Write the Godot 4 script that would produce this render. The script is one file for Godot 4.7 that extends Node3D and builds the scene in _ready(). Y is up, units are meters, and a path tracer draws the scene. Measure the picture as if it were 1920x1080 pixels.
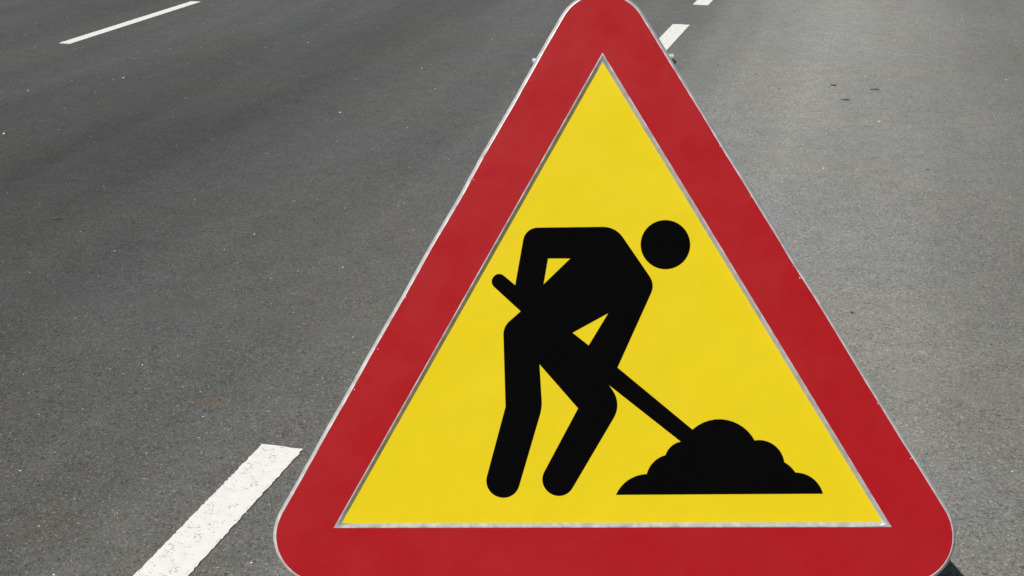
extends Node3D
# A triangular roadworks sign standing on an asphalt road, seen from a standing height.

const YAW := 0.26966                 # the road runs this far to the right of the camera's heading
const FACE := -0.0065                 # the yellow panel lies this far behind the red border
const SIDE := 1.0                    # side of the triangle inside the red border
const INR := 0.288675                # its inscribed radius
const BORDER := 0.0957               # width of the red border
const CORNER := 0.0815               # radius of the border's outer corners
var rng := RandomNumberGenerator.new()
var plate: Transform3D               # the sign's own axes: x right, y up along the plate, z out of its face

func _ready():
	rng.seed = 20461
	# ---- camera
	var cam := Camera3D.new()
	cam.name = "camera"
	cam.position = Vector3(0, 1.5, 0)
	cam.rotation_degrees.x = -20.4594
	cam.fov = 23.466
	cam.near = 0.05
	cam.far = 4000.0
	add_child(cam)
	cam.current = true
	# ---- sky, exposure
	var sm := ProceduralSkyMaterial.new()
	sm.sky_top_color = Color(0.38, 0.46, 0.57)
	sm.sky_horizon_color = Color(0.78, 0.82, 0.85)
	sm.sky_curve = 0.12
	sm.ground_bottom_color = Color(0.30, 0.30, 0.29)
	sm.ground_horizon_color = Color(0.55, 0.57, 0.58)
	sm.sun_angle_max = 70.0
	sm.sun_curve = 0.5
	var sky := Sky.new()
	sky.sky_material = sm
	var env := Environment.new()
	env.background_mode = Environment.BG_SKY
	env.sky = sky
	env.background_energy_multiplier = 0.38
	env.tonemap_mode = Environment.TONE_MAPPER_LINEAR
	env.tonemap_exposure = 0.92
	env.sdfgi_enabled = true
	env.ssao_enabled = true
	env.ssil_enabled = true
	var we := WorldEnvironment.new()
	we.name = "environment"
	we.environment = env
	add_child(we)
	# ---- sun: behind the camera's left shoulder
	var sun := DirectionalLight3D.new()
	sun.name = "sun"
	sun.light_energy = 1.45
	sun.light_color = Color(1.0, 0.985, 0.96)
	sun.light_angular_distance = 0.5
	sun.shadow_enabled = true
	var el := deg_to_rad(54.5)
	var az := deg_to_rad(-44.0)
	var to_sun := Vector3(cos(el) * sin(az), sin(el), cos(el) * cos(az))
	sun.basis = Basis.looking_at(-to_sun, Vector3.UP)
	add_child(sun)

	plate = Transform3D(Basis(Vector3(0.99769, 0.03565, 0.05775), Vector3(-0.00838, 0.90912, -0.41645), Vector3(-0.06735, 0.415, 0.90732)), Vector3(0.1716, 0.4882, -2.3047))
	build_road()
	build_markings()
	build_sign()
	build_litter()

# ------------------------------------------------------------------ helpers

func road_point(u: float, v: float, y := 0.0) -> Vector3:
	return Vector3(u * cos(YAW) + v * sin(YAW), y, u * sin(YAW) - v * cos(YAW))

func mat(c: Color, rough: float, metal := 0.0) -> StandardMaterial3D:
	var m := StandardMaterial3D.new()
	m.albedo_color = c.linear_to_srgb()
	m.roughness = rough
	m.metallic = metal
	return m

func noise(kind: int, freq: float, seed_: int, octaves := 1) -> FastNoiseLite:
	var n := FastNoiseLite.new()
	n.noise_type = kind
	n.frequency = freq
	n.seed = seed_
	n.fractal_type = FastNoiseLite.FRACTAL_FBM if octaves > 1 else FastNoiseLite.FRACTAL_NONE
	n.fractal_octaves = octaves
	return n

func bytes_of(n: FastNoiseLite, size: int) -> PackedByteArray:
	var im := n.get_seamless_image(size, size, false, false, 0.12)
	im.convert(Image.FORMAT_L8)
	return im.get_data()

func tex(im: Image) -> ImageTexture:
	im.generate_mipmaps()
	return ImageTexture.create_from_image(im)

func normal_from(heights: PackedByteArray, size: int, strength: float) -> ImageTexture:
	var im := Image.create_from_data(size, size, false, Image.FORMAT_L8, heights)
	im.convert(Image.FORMAT_RGBA8)
	im.bump_map_to_normal_map(strength)
	return tex(im)

func obj(called: String, mesh: Mesh, m: Material, parent: Node, at := Transform3D.IDENTITY) -> MeshInstance3D:
	var o := MeshInstance3D.new()
	o.name = called
	o.mesh = mesh
	o.material_override = m
	o.transform = at
	o.cast_shadow = GeometryInstance3D.SHADOW_CASTING_SETTING_ON
	parent.add_child(o, true)
	return o

func tag(o: Node, label: String, category: String, group := ""):
	o.set_meta("label", label)
	o.set_meta("category", category)
	if group != "":
		o.set_meta("group", group)

func st_new() -> SurfaceTool:
	var st := SurfaceTool.new()
	st.begin(Mesh.PRIMITIVE_TRIANGLES)
	return st

# a triangle whose front looks along hint
func tri(st: SurfaceTool, a: Vector3, b: Vector3, c: Vector3, hint: Vector3):
	var n := (c - a).cross(b - a)
	if n.length_squared() < 1e-16:
		return
	if n.dot(hint) < 0.0:
		var k := b
		b = c
		c = k
	st.add_vertex(a)
	st.add_vertex(b)
	st.add_vertex(c)

func finish(st: SurfaceTool) -> ArrayMesh:
	st.index()
	st.generate_normals()
	return st.commit()

# a band between two loops of equal length; hint_z says how far its normal leans out of the plate
func band(st: SurfaceTool, p: Array, q: Array, outward: float, hint_z: float, smooth: int):
	st.set_smooth_group(smooth)
	var n := p.size()
	for i in n:
		var j := (i + 1) % n
		var mid: Vector3 = (p[i] + p[j] + q[i] + q[j]) * 0.25
		var h := Vector3(mid.x, mid.y, 0).normalized() * outward + Vector3(0, 0, hint_z)
		tri(st, p[i], p[j], q[j], h)
		tri(st, p[i], q[j], q[i], h)

func flat(st: SurfaceTool, pts: PackedVector2Array, z: float, hint := Vector3(0, 0, 1)):
	st.set_smooth_group(-1)
	var ix := Geometry2D.triangulate_polygon(pts)
	for k in range(0, ix.size(), 3):
		var a := pts[ix[k]]
		var b := pts[ix[k + 1]]
		var c := pts[ix[k + 2]]
		tri(st, Vector3(a.x, a.y, z), Vector3(b.x, b.y, z), Vector3(c.x, c.y, z), hint)

func walls(st: SurfaceTool, pts: PackedVector2Array, z0: float, z1: float, sign_ := 1.0):
	st.set_smooth_group(-1)
	var cw := -1.0 if Geometry2D.is_polygon_clockwise(pts) else 1.0
	for i in pts.size():
		var a := pts[i]
		var b := pts[(i + 1) % pts.size()]
		var d := b - a
		var h := Vector3(d.y, -d.x, 0) * cw * sign_
		tri(st, Vector3(a.x, a.y, z0), Vector3(b.x, b.y, z0), Vector3(b.x, b.y, z1), h)
		tri(st, Vector3(a.x, a.y, z0), Vector3(b.x, b.y, z1), Vector3(a.x, a.y, z1), h)

# a polygon whose corners [x, y, radius] are rounded
func rounded(corners: Array) -> PackedVector2Array:
	var out := PackedVector2Array()
	var n := corners.size()
	for i in n:
		var p := Vector2(corners[i][0], corners[i][1])
		var r: float = corners[i][2]
		var before = corners[(i + n - 1) % n]
		var after = corners[(i + 1) % n]
		var a := (Vector2(before[0], before[1]) - p).normalized()
		var b := (Vector2(after[0], after[1]) - p).normalized()
		if r <= 0.0:
			out.append(p)
			continue
		var half := absf(a.angle_to(b)) * 0.5
		var c := p + (a + b).normalized() * (r / sin(half))
		var a0 := (p + a * (r / tan(half)) - c).angle()
		var a1 := (p + b * (r / tan(half)) - c).angle()
		var turn := wrapf(a1 - a0, -PI, PI)
		var steps := maxi(3, int(absf(turn) / 0.13))
		for k in steps + 1:
			out.append(c + Vector2.from_angle(a0 + turn * k / steps) * r)
	return out

func arc3(a: Vector2, b: Vector2, c: Vector2, steps := 14) -> PackedVector2Array:
	var d := 2.0 * (a.x * (b.y - c.y) + b.x * (c.y - a.y) + c.x * (a.y - b.y))
	var o := Vector2((a.length_squared() * (b.y - c.y) + b.length_squared() * (c.y - a.y) + c.length_squared() * (a.y - b.y)) / d, (a.length_squared() * (c.x - b.x) + b.length_squared() * (a.x - c.x) + c.length_squared() * (b.x - a.x)) / d)
	var a0 := (a - o).angle()
	var turn := wrapf((b - o).angle() - a0, -PI, PI) + wrapf((c - o).angle() - (b - o).angle(), -PI, PI)
	var out := PackedVector2Array()
	for k in steps + 1:
		out.append(o + Vector2.from_angle(a0 + turn * k / steps) * (a - o).length())
	return out

func tube(a: Vector3, b: Vector3, r: float, sides := 20, chamfer := 0.0) -> ArrayMesh:
	var st := st_new()
	var ax := (b - a).normalized()
	var s := ax.cross(Vector3.UP if absf(ax.y) < 0.9 else Vector3.RIGHT).normalized()
	var t := ax.cross(s)
	var rings := [[a, r - chamfer], [a + ax * chamfer, r], [b - ax * chamfer, r], [b, r - chamfer]] if chamfer > 0.0 else [[a, r], [b, r]]
	for k in rings.size() - 1:
		st.set_smooth_group(k + 1)
		for i in sides:
			var d0 := s * cos(TAU * i / sides) + t * sin(TAU * i / sides)
			var d1 := s * cos(TAU * (i + 1) / sides) + t * sin(TAU * (i + 1) / sides)
			var p0: Vector3 = rings[k][0] + d0 * rings[k][1]
			var p1: Vector3 = rings[k][0] + d1 * rings[k][1]
			var q0: Vector3 = rings[k + 1][0] + d0 * rings[k + 1][1]
			var q1: Vector3 = rings[k + 1][0] + d1 * rings[k + 1][1]
			tri(st, p0, p1, q1, d0 + d1)
			tri(st, p0, q1, q0, d0 + d1)
	st.set_smooth_group(-1)
	for e in [rings[0], rings[rings.size() - 1]]:
		for i in sides:
			var d0 := s * cos(TAU * i / sides) + t * sin(TAU * i / sides)
			var d1 := s * cos(TAU * (i + 1) / sides) + t * sin(TAU * (i + 1) / sides)
			tri(st, e[0], e[0] + d0 * e[1], e[0] + d1 * e[1], -ax if e == rings[0] else ax)
	return finish(st)

# ------------------------------------------------------------------ road

# how pale the asphalt is worn at a distance u across the road (linear base colour)
func tone(u: float) -> float:
	var at := [-30.0, -12.0, -8.0, -6.0, -4.6, -3.9, -3.3, -2.8, -2.45, -2.05, -1.7, -1.45, -1.2, -1.0, -0.7, -0.42, -0.15, 0.08, 0.3, 0.5, 0.75, 1.2, 2.0, 3.0, 6.0, 30.0]
	var val := [0.10, 0.11, 0.10, 0.10, 0.094, 0.088, 0.073, 0.079, 0.098, 0.121, 0.135, 0.15, 0.17, 0.215, 0.262, 0.288, 0.272, 0.258, 0.222, 0.20, 0.182, 0.17, 0.20, 0.16, 0.12, 0.11]
	for i in at.size() - 1:
		if u < at[i + 1]:
			var k := clampf((u - at[i]) / (at[i + 1] - at[i]), 0, 1)
			return lerpf(val[i], val[i + 1], k * k * (3 - 2 * k))
	return 0.11

func steps_of(list: Array) -> PackedFloat32Array:
	var out := PackedFloat32Array()
	for seg in list:
		var x: float = seg[0]
		while x < seg[1] - 1e-4:
			out.append(x)
			x += seg[2]
	out.append(list[list.size() - 1][1])
	return out

func asphalt_material() -> StandardMaterial3D:
	var size := 2048
	var stones := bytes_of(noise(FastNoiseLite.TYPE_CELLULAR, 0.17, 11), size)
	var cells := noise(FastNoiseLite.TYPE_CELLULAR, 0.17, 11)
	cells.cellular_return_type = FastNoiseLite.RETURN_CELL_VALUE
	var shade := bytes_of(cells, size)
	var cells2 := noise(FastNoiseLite.TYPE_CELLULAR, 0.36, 5)
	cells2.cellular_return_type = FastNoiseLite.RETURN_CELL_VALUE
	var fine := bytes_of(cells2, size)
	var fine_h := bytes_of(noise(FastNoiseLite.TYPE_CELLULAR, 0.36, 5), size)
	var soft := bytes_of(noise(FastNoiseLite.TYPE_SIMPLEX, 0.006, 21, 4), size)
	var col := PackedByteArray()
	col.resize(size * size * 3)
	var hgt := PackedByteArray()
	hgt.resize(size * size)
	for i in size * size:
		var s := shade[i] / 255.0
		var f := fine[i] / 255.0
		var d := stones[i] / 255.0
		var v := 0.71 + (f - 0.5) * 0.085 + (s - 0.5) * 0.055 + (soft[i] / 255.0 - 0.5) * 0.035
		if s > 0.93:
			v += 0.12 * (1.0 - d)
		elif s < 0.06:
			v -= 0.07
		if f > 0.975:
			v += 0.13
		elif f < 0.03:
			v -= 0.09
		var warm := (s * 7.0 - floorf(s * 7.0) - 0.5) * 0.028
		col[i * 3] = clampi(int((v + warm) * 255), 0, 255)
		col[i * 3 + 1] = clampi(int((v + warm * 0.2) * 255), 0, 255)
		col[i * 3 + 2] = clampi(int((v - warm) * 255), 0, 255)
		hgt[i] = clampi(int(255 * (0.55 * (1.0 - d) + 0.3 * (1.0 - fine_h[i] / 255.0) + 0.15 * s)), 0, 255)
	var m := StandardMaterial3D.new()
	m.vertex_color_use_as_albedo = true
	m.albedo_color = Color(1, 1, 1)
	m.albedo_texture = tex(Image.create_from_data(size, size, false, Image.FORMAT_RGB8, col))
	m.roughness = 0.86
	m.metallic_specular = 0.35
	m.normal_enabled = true
	m.normal_texture = normal_from(hgt, size, 5.0)
	m.normal_scale = 0.45
	# a second, unrelated layer at another scale, so that the first does not show its repeat
	var det := PackedByteArray()
	det.resize(1024 * 1024 * 3)
	var c3 := noise(FastNoiseLite.TYPE_CELLULAR, 0.25, 77)
	c3.cellular_return_type = FastNoiseLite.RETURN_CELL_VALUE
	var bits := bytes_of(c3, 1024)
	var cloud := bytes_of(noise(FastNoiseLite.TYPE_SIMPLEX, 0.01, 9, 4), 1024)
	for i in 1024 * 1024:
		var b := bits[i] / 255.0
		var v := 0.93 + (b - 0.5) * 0.10 + (cloud[i] / 255.0 - 0.5) * 0.04
		if b < 0.04:
			v -= 0.10
		elif b > 0.97:
			v += 0.07
		for k in 3:
			det[i * 3 + k] = clampi(int(v * 255), 0, 255)
	m.detail_enabled = true
	m.detail_blend_mode = BaseMaterial3D.BLEND_MODE_MUL
	m.detail_uv_layer = BaseMaterial3D.DETAIL_UV_2
	m.detail_albedo = tex(Image.create_from_data(1024, 1024, false, Image.FORMAT_RGB8, det))
	return m

func build_road():
	# one sheet, finely divided where the photograph looks, running out to the horizon
	var us := steps_of([[-2500.0, -100.0, 600.0], [-100.0, -20.0, 10.0], [-20.0, -7.0, 0.5], [-7.0, -1.9, 0.06], [-1.9, 1.4, 0.03], [1.4, 8.0, 0.3], [8.0, 20.0, 1.0], [20.0, 100.0, 10.0], [100.0, 2500.0, 600.0]])
	var vs := steps_of([[-2500.0, -100.0, 600.0], [-100.0, -10.0, 10.0], [-10.0, 1.4, 0.6], [1.4, 4.6, 0.03], [4.6, 12.0, 0.1], [12.0, 30.0, 1.0], [30.0, 100.0, 10.0], [100.0, 2500.0, 600.0]])
	var blotch := noise(FastNoiseLite.TYPE_SIMPLEX, 0.9, 3, 4)
	var streak := noise(FastNoiseLite.TYPE_SIMPLEX, 1.0, 8, 3)
	var hue := noise(FastNoiseLite.TYPE_SIMPLEX, 0.7, 31, 3)
	var stains := [[-0.7566, -3.1896, 0.030, 0.6], [-0.735, -3.20, 0.016, 0.5], [0.90, -3.42, 0.045, 0.22], [-0.98, -2.58, 0.07, 0.10]]
	var st := st_new()
	for j in vs.size():
		for i in us.size():
			var u := us[i]
			var v := vs[j]
			var p := road_point(u, v)
			var g := tone(u + 0.05 * blotch.get_noise_2d(u * 0.6, v * 0.5)) * 2.22
			g *= 1.0 + 0.045 * blotch.get_noise_2d(u, v) + lerpf(0.13, 0.06, clampf((u + 1.6) / 0.6, 0, 1)) * streak.get_noise_2d(u * 2.2, v * 0.16)
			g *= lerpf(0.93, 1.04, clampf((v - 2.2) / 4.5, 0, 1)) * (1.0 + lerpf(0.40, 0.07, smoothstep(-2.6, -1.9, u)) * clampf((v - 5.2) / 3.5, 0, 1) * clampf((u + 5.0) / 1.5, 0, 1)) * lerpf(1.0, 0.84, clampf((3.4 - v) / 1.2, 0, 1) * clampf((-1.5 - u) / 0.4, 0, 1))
			var h := 0.030 * hue.get_noise_2d(u, v) + lerpf(0.035, 0.006, clampf((v - 2.0) / 2.5, 0, 1)) + lerpf(-0.01, 0.012, clampf((u + 2.5) / 2.0, 0, 1))
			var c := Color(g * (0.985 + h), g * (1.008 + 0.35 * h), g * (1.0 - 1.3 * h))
			for s in stains:
				var d: float = Vector2(p.x - s[0], p.z - s[1]).length() / s[2]
				d += 0.5 * blotch.get_noise_2d(u * 30.0, v * 30.0)
				var k: float = s[3] * clampf(1.3 - d, 0, 1)
				c = c.lerp(Color(g * 1.5, g * 1.02, g * 0.5), k)
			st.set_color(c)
			st.set_uv(Vector2(u, v) / 2.21)
			st.set_uv2(Vector2(u * 0.94 + v * 0.342, v * 0.94 - u * 0.342) / 1.43)
			st.set_normal(Vector3.UP)
			st.set_tangent(Plane(road_point(1, 0).normalized(), -1.0))
			st.add_vertex(p)
	var w := us.size()
	for j in vs.size() - 1:
		for i in w - 1:
			var a := j * w + i
			for k in [a, a + w, a + 1, a + 1, a + w, a + w + 1]:
				st.add_index(k)
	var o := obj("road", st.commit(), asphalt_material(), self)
	o.set_meta("kind", "structure")

# ------------------------------------------------------------------ painted dashes

func paint_material() -> StandardMaterial3D:
	var size := 512
	var nick := bytes_of(noise(FastNoiseLite.TYPE_SIMPLEX, 0.085, 41, 2), size)
	var zone := bytes_of(noise(FastNoiseLite.TYPE_SIMPLEX, 0.022, 42, 2), size)
	var wear := bytes_of(noise(FastNoiseLite.TYPE_SIMPLEX, 0.014, 4, 4), size)
	var grain := bytes_of(noise(FastNoiseLite.TYPE_SIMPLEX, 0.25, 14, 3), size)
	var col := PackedByteArray()
	col.resize(size * size * 3)
	var hgt := PackedByteArray()
	hgt.resize(size * size)
	for i in size * size:
		var v := 0.905 + (grain[i] / 255.0 - 0.5) * 0.10 + (wear[i] / 255.0 - 0.5) * 0.03
		var pit := smoothstep(0.70, 0.80, nick[i] / 255.0 * 0.62 + zone[i] / 255.0 * 0.38)
		v = lerpf(v, 0.58, pit * 0.68)
		col[i * 3] = clampi(int(v * 255), 0, 255)
		col[i * 3 + 1] = clampi(int(v * 254), 0, 255)
		col[i * 3 + 2] = clampi(int(v * 250), 0, 255)
		hgt[i] = clampi(int(255 * (0.75 - 0.5 * pit + (grain[i] / 255.0 - 0.5) * 0.35)), 0, 255)
	var m := StandardMaterial3D.new()
	m.albedo_texture = tex(Image.create_from_data(size, size, false, Image.FORMAT_RGB8, col))
	m.normal_enabled = true
	m.normal_texture = normal_from(hgt, size, 3.0)
	m.normal_scale = 0.6
	m.roughness = 0.75
	return m

func dash_mesh(u0: float, v0: float, width: float, length: float) -> ArrayMesh:
	# a thick coat of paint with slightly ragged edges, in axes at its near end
	var st := st_new()
	var n := int(length / 0.008)
	var rag := noise(FastNoiseLite.TYPE_SIMPLEX, 40.0, int(u0 * 100 + v0 * 37), 2)
	var rows := []
	for j in n + 1:
		var v := length * j / n
		var row := []
		for k in 5:
			var x := (k / 4.0 - 0.5) * width
			if k == 0 or k == 4:
				x += 0.0026 * rag.get_noise_2d(v * 2.6, k * 5.0)
			var e := 0.004 * rag.get_noise_2d(x * 1.5 + 9.0, 3.0) if j == 0 or j == n else 0.0
			row.append([x, v + e])
		rows.append(row)
	var put := func(c: Array, y: float):
		st.set_uv(Vector2(u0 + c[0], v0 + c[1]) / 0.37)
		st.add_vertex(road_point(c[0], c[1], y))
	st.set_smooth_group(-1)
	for j in n:
		for k in 4:
			for c in [rows[j][k], rows[j + 1][k], rows[j + 1][k + 1], rows[j][k], rows[j + 1][k + 1], rows[j][k + 1]]:
				put.call(c, 0.003)
		for k in [0, 4]:
			var q := [[rows[j][k], 0.003], [rows[j + 1][k], 0.003], [rows[j + 1][k], -0.002], [rows[j][k], -0.002]]
			for i in ([0, 2, 1, 0, 3, 2] if k == 0 else [0, 1, 2, 0, 2, 3]):
				put.call(q[i][0], q[i][1])
	for j in [0, n]:
		for k in 4:
			var q := [[rows[j][k], 0.003], [rows[j][k + 1], 0.003], [rows[j][k + 1], -0.002], [rows[j][k], -0.002]]
			for i in ([0, 1, 2, 0, 2, 3] if j == 0 else [0, 2, 1, 0, 3, 2]):
				put.call(q[i][0], q[i][1])
	st.generate_normals()
	st.generate_tangents()
	return st.commit()

func build_markings():
	var m := paint_material()
	for d in [
		[-1.306, 1.50, 0.104, 1.19, "worn white painted dash at lower left of the roadworks sign, nearest the viewer"],
		[-1.306, 3.60, 0.104, 1.11, "white painted dash hidden behind the lower half of the sign"],
		[-1.306, 5.54, 0.104, 1.18, "white painted dash hidden behind the upper half of the sign"],
		[-1.306, 7.55, 0.106, 1.18, "short visible end of a white painted dash just right of the sign's top"],
		[-1.302, 9.55, 0.106, 1.18, "farthest white painted dash, cut by the top edge right of the sign"],
		[-4.69, 7.13, 0.076, 1.63, "long thin white painted dash across the far lane at upper left"]]:
		var o := obj("lane_dash", dash_mesh(d[0], d[1], d[2], d[3]), m, self, Transform3D(Basis.IDENTITY, road_point(d[0], d[1])))
		tag(o, d[4], "road marking", "painted white lane dashes")

# ------------------------------------------------------------------ sign

# the sign's triangle grown by d, corners rounded by r, at depth z; 3 * (k + 1) points
func loop(d: float, r: float, z: float, k := 24) -> Array:
	var out := []
	var scale_ := (INR + d - r) / INR
	for c in 3:
		var p := Vector2.from_angle(PI / 2 + c * TAU / 3) * (INR * 2.0 * scale_)
		for i in k + 1:
			var q := p + Vector2.from_angle(PI / 2 + c * TAU / 3 + deg_to_rad(-60 + 120.0 * i / k)) * r
			out.append(Vector3(q.x, q.y, z))
	return out

# the same loop with its straight sides cut up and pushed about a little, as sheet metal is
func wavy(pts: Array, n: FastNoiseLite, amount: float, pieces := 28) -> Array:
	var out := []
	var k := pts.size() / 3
	for c in 3:
		for i in k:
			out.append(pts[c * k + i])
		var a: Vector3 = pts[c * k + k - 1]
		var b: Vector3 = pts[((c + 1) * k) % pts.size()]
		for i in range(1, pieces):
			out.append(a.lerp(b, float(i) / pieces))
	for i in out.size():
		var p: Vector3 = out[i]
		var dir := Vector3(p.x, p.y, 0).normalized()
		out[i] = p + dir * n.get_noise_2d(p.x * 9.0, p.y * 9.0) * amount
	return out

func build_sign():
	var root := Node3D.new()
	root.name = "warning_sign"
	root.position = Vector3(0.17, 0.0, -2.16)
	add_child(root)
	tag(root, "red and yellow triangular roadworks warning sign with a black digging figure, standing on the asphalt", "road sign")
	var at := Transform3D(Basis.IDENTITY, -root.position) * plate

	# sheeting: clean colour under a faint film of dust that varies its gloss
	var smear := noise(FastNoiseLite.TYPE_SIMPLEX, 0.008, 61, 4)
	var film := bytes_of(smear, 512)
	var streaky := bytes_of(noise(FastNoiseLite.TYPE_SIMPLEX, 0.05, 62, 3), 512)
	for i in film.size():
		film[i] = clampi(int(176 + (film[i] - 128) * 0.42 + (streaky[i] - 128) * 0.10), 0, 255)
	var gloss := ImageTexture.create_from_image(Image.create_from_data(512, 512, false, Image.FORMAT_L8, film))
	var warp := normal_from(bytes_of(noise(FastNoiseLite.TYPE_SIMPLEX, 0.006, 71, 3), 512), 512, 6.0)
	var sheet := func(c: Color, shine: float) -> StandardMaterial3D:
		var m := mat(c, 0.66)
		m.metallic_specular = shine
		m.roughness_texture = gloss
		m.uv1_triplanar = true
		m.uv1_scale = Vector3.ONE * 1.3
		m.normal_enabled = true
		m.normal_texture = warp
		m.normal_scale = 0.2
		return m
	var red: StandardMaterial3D = sheet.call(Color(0.358, 0.0088, 0.0135), 0.28)
	var yellow: StandardMaterial3D = sheet.call(Color(0.705, 0.548, 0.0115), 0.22)
	var black: StandardMaterial3D = sheet.call(Color(0.0025, 0.0025, 0.003), 0.05)
	var metal := mat(Color(0.90, 0.90, 0.91), 0.66, 0.35)
	var scuff := noise(FastNoiseLite.TYPE_SIMPLEX, 0.05, 15, 4)
	metal.roughness_texture = ImageTexture.create_from_image(scuff.get_seamless_image(256, 256))
	metal.uv1_triplanar = true
	metal.uv1_scale = Vector3.ONE * 2.2
	var strip_metal: StandardMaterial3D = metal.duplicate()
	strip_metal.albedo_color = Color(0.58, 0.59, 0.62).linear_to_srgb()
	strip_metal.metallic = 0.2
	var worn := bytes_of(noise(FastNoiseLite.TYPE_SIMPLEX, 0.06, 17, 4), 256)
	for i in worn.size():
		worn[i] = clampi(int(232 + (worn[i] - 128) * 0.28), 90, 255)
	var worn_tex := tex(Image.create_from_data(256, 256, false, Image.FORMAT_L8, worn))
	strip_metal.albedo_texture = worn_tex
	metal.albedo_texture = worn_tex
	var dull := mat(Color(0.34, 0.35, 0.36), 0.55, 0.3)
	var rubber := mat(Color(0.008, 0.008, 0.009), 0.8)

	var bend := noise(FastNoiseLite.TYPE_SIMPLEX, 0.55, 90, 2)
	# red border
	var outer := wavy(loop(BORDER, CORNER, 0.0), bend, 0.0012)
	var inner := wavy(loop(0.0, 0.0, 0.0), bend, 0.0)
	var st := st_new()
	band(st, outer, inner, 0.0, 1.0, 1)
	obj("red_border", finish(st), red, root, at)
	# rolled aluminium edge
	st = st_new()
	var prof := [[0.0, 0.0], [0.0008, 0.0003], [0.0018, -0.0003], [0.0042, -0.0036], [0.0068, -0.0078], [0.0084, -0.012], [0.0092, -0.018], [0.0088, -0.026], [0.004, -0.0275], [-0.016, -0.0275]]
	for k in prof.size() - 1:
		var p := wavy(loop(BORDER + prof[k][0], CORNER + prof[k][0], prof[k][1]), bend, 0.0012)
		var q := wavy(loop(BORDER + prof[k + 1][0], CORNER + prof[k + 1][0], prof[k + 1][1]), bend, 0.0012)
		band(st, p, q, prof[k][1] - prof[k + 1][1] + 0.0001, prof[k + 1][0] - prof[k][0], 1)
	obj("metal_rim", finish(st), metal, root, at)
	# bare strip round the yellow field: a narrow lip, then a wall down to the panel
	st = st_new()
	var lip := wavy(loop(0.0, 0.0, 0.0005), bend, 0.0)
	var lip2 := wavy(loop(-0.0021, 0.0, 0.0005), bend, 0.0)
	var foot := wavy(loop(-0.0078, 0.0, FACE), bend, 0.0)
	band(st, lip, lip2, 0.0, 1.0, 1)
	band(st, lip2, foot, -1.0, 0.6, 2)
	band(st, lip, wavy(loop(0.0, 0.0, -0.001), bend, 0.0), 1.0, 0.0, 4)
	obj("inner_metal_strip", finish(st), strip_metal, root, at)
	# yellow panel
	st = st_new()
	var tri3 := PackedVector2Array()
	for c in 3:
		tri3.append(Vector2.from_angle(PI / 2 + c * TAU / 3) * ((INR - 0.0078) * 2.0))
	flat(st, tri3, FACE)
	obj("yellow_panel", finish(st), yellow, root, at)
	# small chips where the red sheeting has gone from the edges
	st = st_new()
	var crng := RandomNumberGenerator.new()
	crng.seed = 88
	for k in 11:
		var side := crng.randi() % 3
		var along := crng.randf_range(-0.52, 0.52)
		var up := INR + BORDER - crng.randf_range(0.0008, 0.0045)
		var turn := -PI / 2 + side * TAU / 3
		var c := Vector2.from_angle(turn) * up + Vector2.from_angle(turn + PI / 2) * along
		var size := crng.randf_range(0.0007, 0.0019)
		var pts := PackedVector2Array()
		for i in 7:
			pts.append(c + Vector2.from_angle(TAU * i / 7) * size * crng.randf_range(0.5, 1.3))
		flat(st, pts, 0.0003)
		walls(st, pts, -0.0004, 0.0003)
	var chips := obj("paint_chips", finish(st), strip_metal, root, at)
	chips.set_meta("kind", "stuff")
	# back of the plate
	st = st_new()
	var back := loop(BORDER, CORNER, -0.017)
	band(st, back, loop(-0.2, 0.0, -0.017), 0.0, -1.0, 1)
	var mid := PackedVector2Array()
	for c in 3:
		mid.append(Vector2.from_angle(PI / 2 + c * TAU / 3) * ((INR - 0.2) * 2.0))
	flat(st, mid, -0.017, Vector3(0, 0, -1))
	obj("back_plate", finish(st), dull, root, at)

	# the black figure: cut film lying on the yellow panel
	var body := rounded([[-0.1457, 0.2561, 0.0270], [0.0196, 0.2554, 0.0434], [0.0897, 0.1491, 0.0309], [0.0193, -0.0017, 0.0], [0.1557, -0.1172, 0.0], [0.1826, -0.1394, 0.0], [0.1631, -0.1612, 0.0], [0.1307, -0.1356, 0.0], [0.0035, -0.0333, 0.0], [0.0268, -0.0670, 0.0453], [-0.0791, -0.2421, 0.0286], [-0.1293, -0.2146, 0.0286], [-0.0528, -0.0751, 0.0], [-0.1224, 0.0058, 0.0], [-0.1183, -0.0728, 0.0743], [-0.1699, -0.2421, 0.0297], [-0.2278, -0.2260, 0.0297], [-0.1848, -0.0712, 0.0077], [-0.1880, 0.0746, 0.0318], [-0.1556, 0.1026, 0.0], [-0.2137, 0.1570, 0.0130], [-0.1959, 0.1768, 0.0130], [-0.1653, 0.1506, 0.0]])
	var gap_a := PackedVector2Array([Vector2(-0.1048, 0.1992), Vector2(-0.0634, 0.1986), Vector2(-0.1137, 0.1511)])
	var gap_b := PackedVector2Array([Vector2(-0.0616, 0.0625), Vector2(0.0045, 0.0978), Vector2(-0.0322, 0.0389)])
	var z := FACE + 0.0007
	st = st_new()
	walls(st, body, FACE - 0.0003, z)
	walls(st, gap_a, FACE - 0.0003, z, -1.0)
	walls(st, gap_b, FACE - 0.0003, z, -1.0)
	var cuts := [-1.0, -0.09, -0.03, 1.0]
	for k in 3:
		var strip := PackedVector2Array([Vector2(cuts[k], -1), Vector2(cuts[k + 1], -1), Vector2(cuts[k + 1], 1), Vector2(cuts[k], 1)])
		for piece in Geometry2D.intersect_polygons(body, strip):
			var left := [piece]
			for g in [gap_a, gap_b]:
				var next := []
				for q in left:
					next.append_array(Geometry2D.clip_polygons(q, g))
				left = next
			for q in left:
				flat(st, q, z)
	var figure := obj("digging_figure_symbol", finish(st), black, root, at)
	st = st_new()
	var head := PackedVector2Array()
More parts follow.
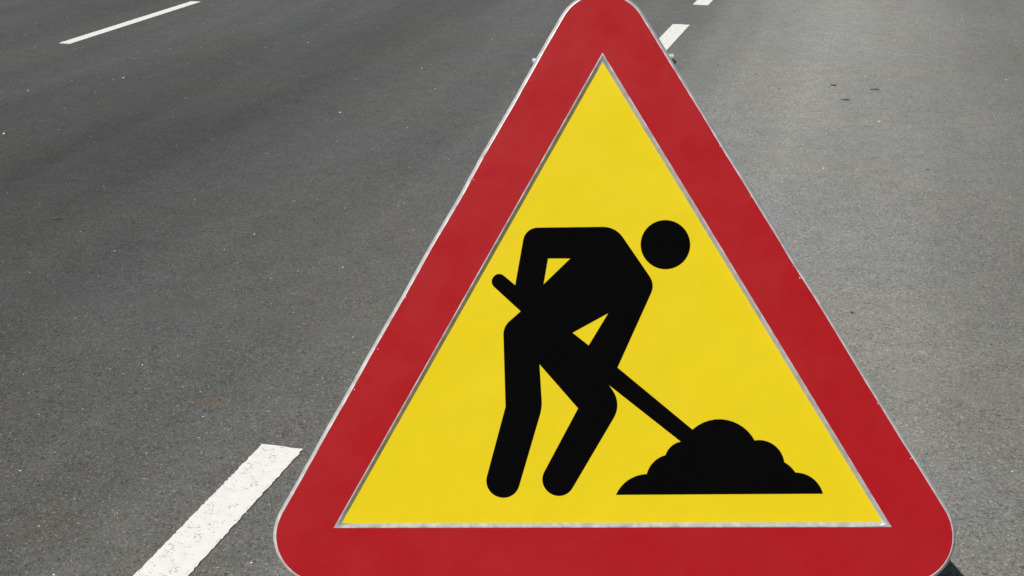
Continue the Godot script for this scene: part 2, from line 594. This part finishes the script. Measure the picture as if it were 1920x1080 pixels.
	for i in 48:
		head.append(Vector2(0.1096, 0.2212) + Vector2.from_angle(TAU * i / 48) * 0.0449)
	walls(st, head, FACE - 0.0003, z)
	flat(st, head, z)
	obj("head_symbol", finish(st), black, figure)
	st = st_new()
	var heap := PackedVector2Array()
	for a in [[0.0137, -0.2307, 0.0373, -0.2039, 0.0696, -0.1941], [0.0696, -0.1935, 0.0804, -0.1743, 0.1039, -0.1603], [0.1039, -0.1595, 0.1143, -0.1445, 0.1312, -0.1364], [0.1407, -0.1293, 0.2049, -0.0966, 0.2639, -0.1357], [0.2639, -0.1349, 0.2955, -0.1416, 0.3150, -0.1727], [0.3150, -0.1738, 0.3260, -0.1820, 0.3342, -0.1921], [0.3342, -0.1925, 0.3614, -0.2004, 0.3822, -0.2299]]:
		heap.append_array(arc3(Vector2(a[0], a[1]), Vector2(a[2], a[3]), Vector2(a[4], a[5])))
	walls(st, heap, FACE - 0.0003, z + 0.0002)
	flat(st, heap, z + 0.0002)
	obj("earth_heap_symbol", finish(st), black, figure)

	# behind the plate: cross bars, legs, prop and rubber feet
	var to_local := func(p: Vector3) -> Vector3: return at * p
	obj("cross_bar", tube(at * Vector3(-0.115, 0.5726, -0.036), at * Vector3(0.1165, 0.5748, -0.036), 0.011), dull, root)
	for s in [-1.0, 1.0]:
		var e := Vector3(-0.115, 0.5726, -0.036) if s < 0 else Vector3(0.1165, 0.5748, -0.036)
		var bolt := obj("bolt", tube(at * e, at * (e + Vector3(s * 0.0165, 0, 0)), 0.0065, 12, 0.0012), strip_metal, root)
		var out := e + Vector3(s * 0.0135, -0.0105, 0.001)
		obj("bolt_cap", tube(at * (out + Vector3(-0.004 * s, 0, 0)), at * (out + Vector3(0.005 * s, -0.003, 0)), 0.0062, 10, 0.001), rubber, bolt)
	obj("cross_bar", tube(at * Vector3(-0.40, -0.20, -0.046), at * Vector3(0.40, -0.20, -0.046), 0.014), dull, root)
	for x in [-0.34, 0.34]:
		var top: Vector3 = at * Vector3(x * 0.25, 0.56, -0.062)
		var low: Vector3 = at * Vector3(x * 1.12, -0.36, -0.062)
		var leg_end: Vector3 = low + (low - top) * ((low.y - 0.05) / (top.y - low.y))
		obj("leg", tube(top, leg_end, 0.016), dull, root)
		var rear_end := Vector3(leg_end.x * 0.8, 0.03, leg_end.z - 0.85)
		var hinge: Vector3 = at * Vector3(x * 0.3, 0.45, -0.075)
		obj("prop_leg", tube(hinge, rear_end, 0.014), dull, root)
		obj("rubber_foot", tube(Vector3(rear_end.x, 0.0, rear_end.z), Vector3(rear_end.x, 0.045, rear_end.z), 0.028, 20, 0.006), rubber, root)
		obj("rubber_foot", tube(Vector3(leg_end.x, 0.0, leg_end.z), Vector3(leg_end.x, 0.06, leg_end.z), 0.034, 20, 0.008), rubber, root)

# ------------------------------------------------------------------ grit and litter

func stone_mesh(seed_: int, squash: float) -> ArrayMesh:
	var s := SphereMesh.new()
	s.radius = 0.5
	s.height = 1.0
	s.radial_segments = 7
	s.rings = 3
	var arr := s.surface_get_arrays(0)
	var v: PackedVector3Array = arr[Mesh.ARRAY_VERTEX]
	var n := noise(FastNoiseLite.TYPE_SIMPLEX, 1.1, seed_)
	var ix: PackedInt32Array = arr[Mesh.ARRAY_INDEX]
	var st := st_new()
	st.set_smooth_group(-1)
	for i in ix:
		var p := v[i]
		p *= 1.0 + 0.55 * n.get_noise_3dv(p * 1.7)
		p.y *= squash
		st.add_vertex(p)
	st.generate_normals()
	return st.commit()

func build_litter():
	var pale := mat(Color(0.62, 0.61, 0.58), 0.55)
	var dark := mat(Color(0.075, 0.072, 0.066), 0.85)
	# loose grit, too fine and too much to count
	for kind in 3:
		var mm := MultiMesh.new()
		mm.transform_format = MultiMesh.TRANSFORM_3D
		mm.use_colors = true
		mm.mesh = stone_mesh(3 + kind, 0.6)
		mm.instance_count = [1900, 3000, 110000][kind]
		for i in mm.instance_count:
			var u := rng.randf_range(-5.5, 1.6)
			var v := 1.2 + 9.5 * pow(rng.randf(), 1.7)
			if kind == 2:
				v = 2.0 + absf(rng.randfn(0.0, 2.2)) - 0.9 * rng.randf() * rng.randf()
				u = -0.5 + rng.randfn(0.0, 0.36) * (3.0 + v * 0.62) - 0.13 * (v - 2.0)
			var size := rng.randf_range(0.0016, 0.0042) * (1.7 if rng.randf() < 0.04 else 1.0)
			if kind == 1 and rng.randf() < 0.05:
				size *= rng.randf_range(1.6, 3.0)
			var b := Basis(Vector3.UP, rng.randf() * TAU).scaled(Vector3(size * rng.randf_range(0.9, 1.6), size, size))
			mm.set_instance_transform(i, Transform3D(b, road_point(u, v, size * 0.08)))
			var t := tone(u)
			var g: float = [rng.randf_range(0.35, 0.85), rng.randf_range(0.03, 0.09), t * rng.randf_range(0.8, 1.45)][kind]
			mm.set_instance_color(i, Color(g * 1.01, g * 0.985, g * rng.randf_range(0.86, 0.97)))
		var gm := mat(Color(1, 1, 1), 0.6)
		gm.vertex_color_use_as_albedo = true
		var o := MultiMeshInstance3D.new()
		o.name = ["pale_grit", "dark_grit", "asphalt_grit"][kind]
		o.multimesh = mm
		o.material_override = gm
		add_child(o)
		o.set_meta("kind", "stuff")
	for d in [
		[1.671, -6.182, 0.009, "small pale pebble on the bright asphalt at upper right, lit on top"],
		[1.252, -5.388, 0.008, "small pale pebble on the asphalt just right of the sign's upper slope"],
		[-0.803, -6.361, 0.008, "small pale pebble on the dark lane between the far dash and the sign"],
		[-2.235, -5.955, 0.009, "small pale pebble at the left edge of the photo on the dark lane"]]:
		var o := obj("pebble", stone_mesh(int(d[0] * 50) + 90, 0.75), pale, self, Transform3D(Basis(Vector3.UP, d[0] * 9.0).scaled(Vector3(d[2] * 1.3, d[2], d[2])), Vector3(d[0], d[2] * 0.3, d[1])))
		tag(o, d[3], "pebble", "loose pebbles on the road")
	for d in [
		[1.636, -6.971, 0.030, "thin dark flake on the asphalt at upper right, leftmost and farthest of three"],
		[1.821, -6.870, 0.030, "thin dark flake on the asphalt at upper right, rightmost of three"],
		[1.624, -6.641, 0.029, "thin dark flake on the asphalt at upper right, nearest of three"],
		[-1.712, -5.233, 0.028, "thin dark flake on the dark lane near the photo's left edge, farther of two"],
		[-1.633, -4.729, 0.026, "thin dark flake on the dark lane near the photo's left edge, nearer of two"]]:
		var o := obj("debris_flake", stone_mesh(int(d[0] * 70), 0.22), dark, self, Transform3D(Basis(Vector3.UP, 0.1).scaled(Vector3(d[2] * 1.3, d[2] * 0.5, d[2])), Vector3(d[0], 0.002, d[1])))
		tag(o, d[3], "debris", "dark flakes on the road")
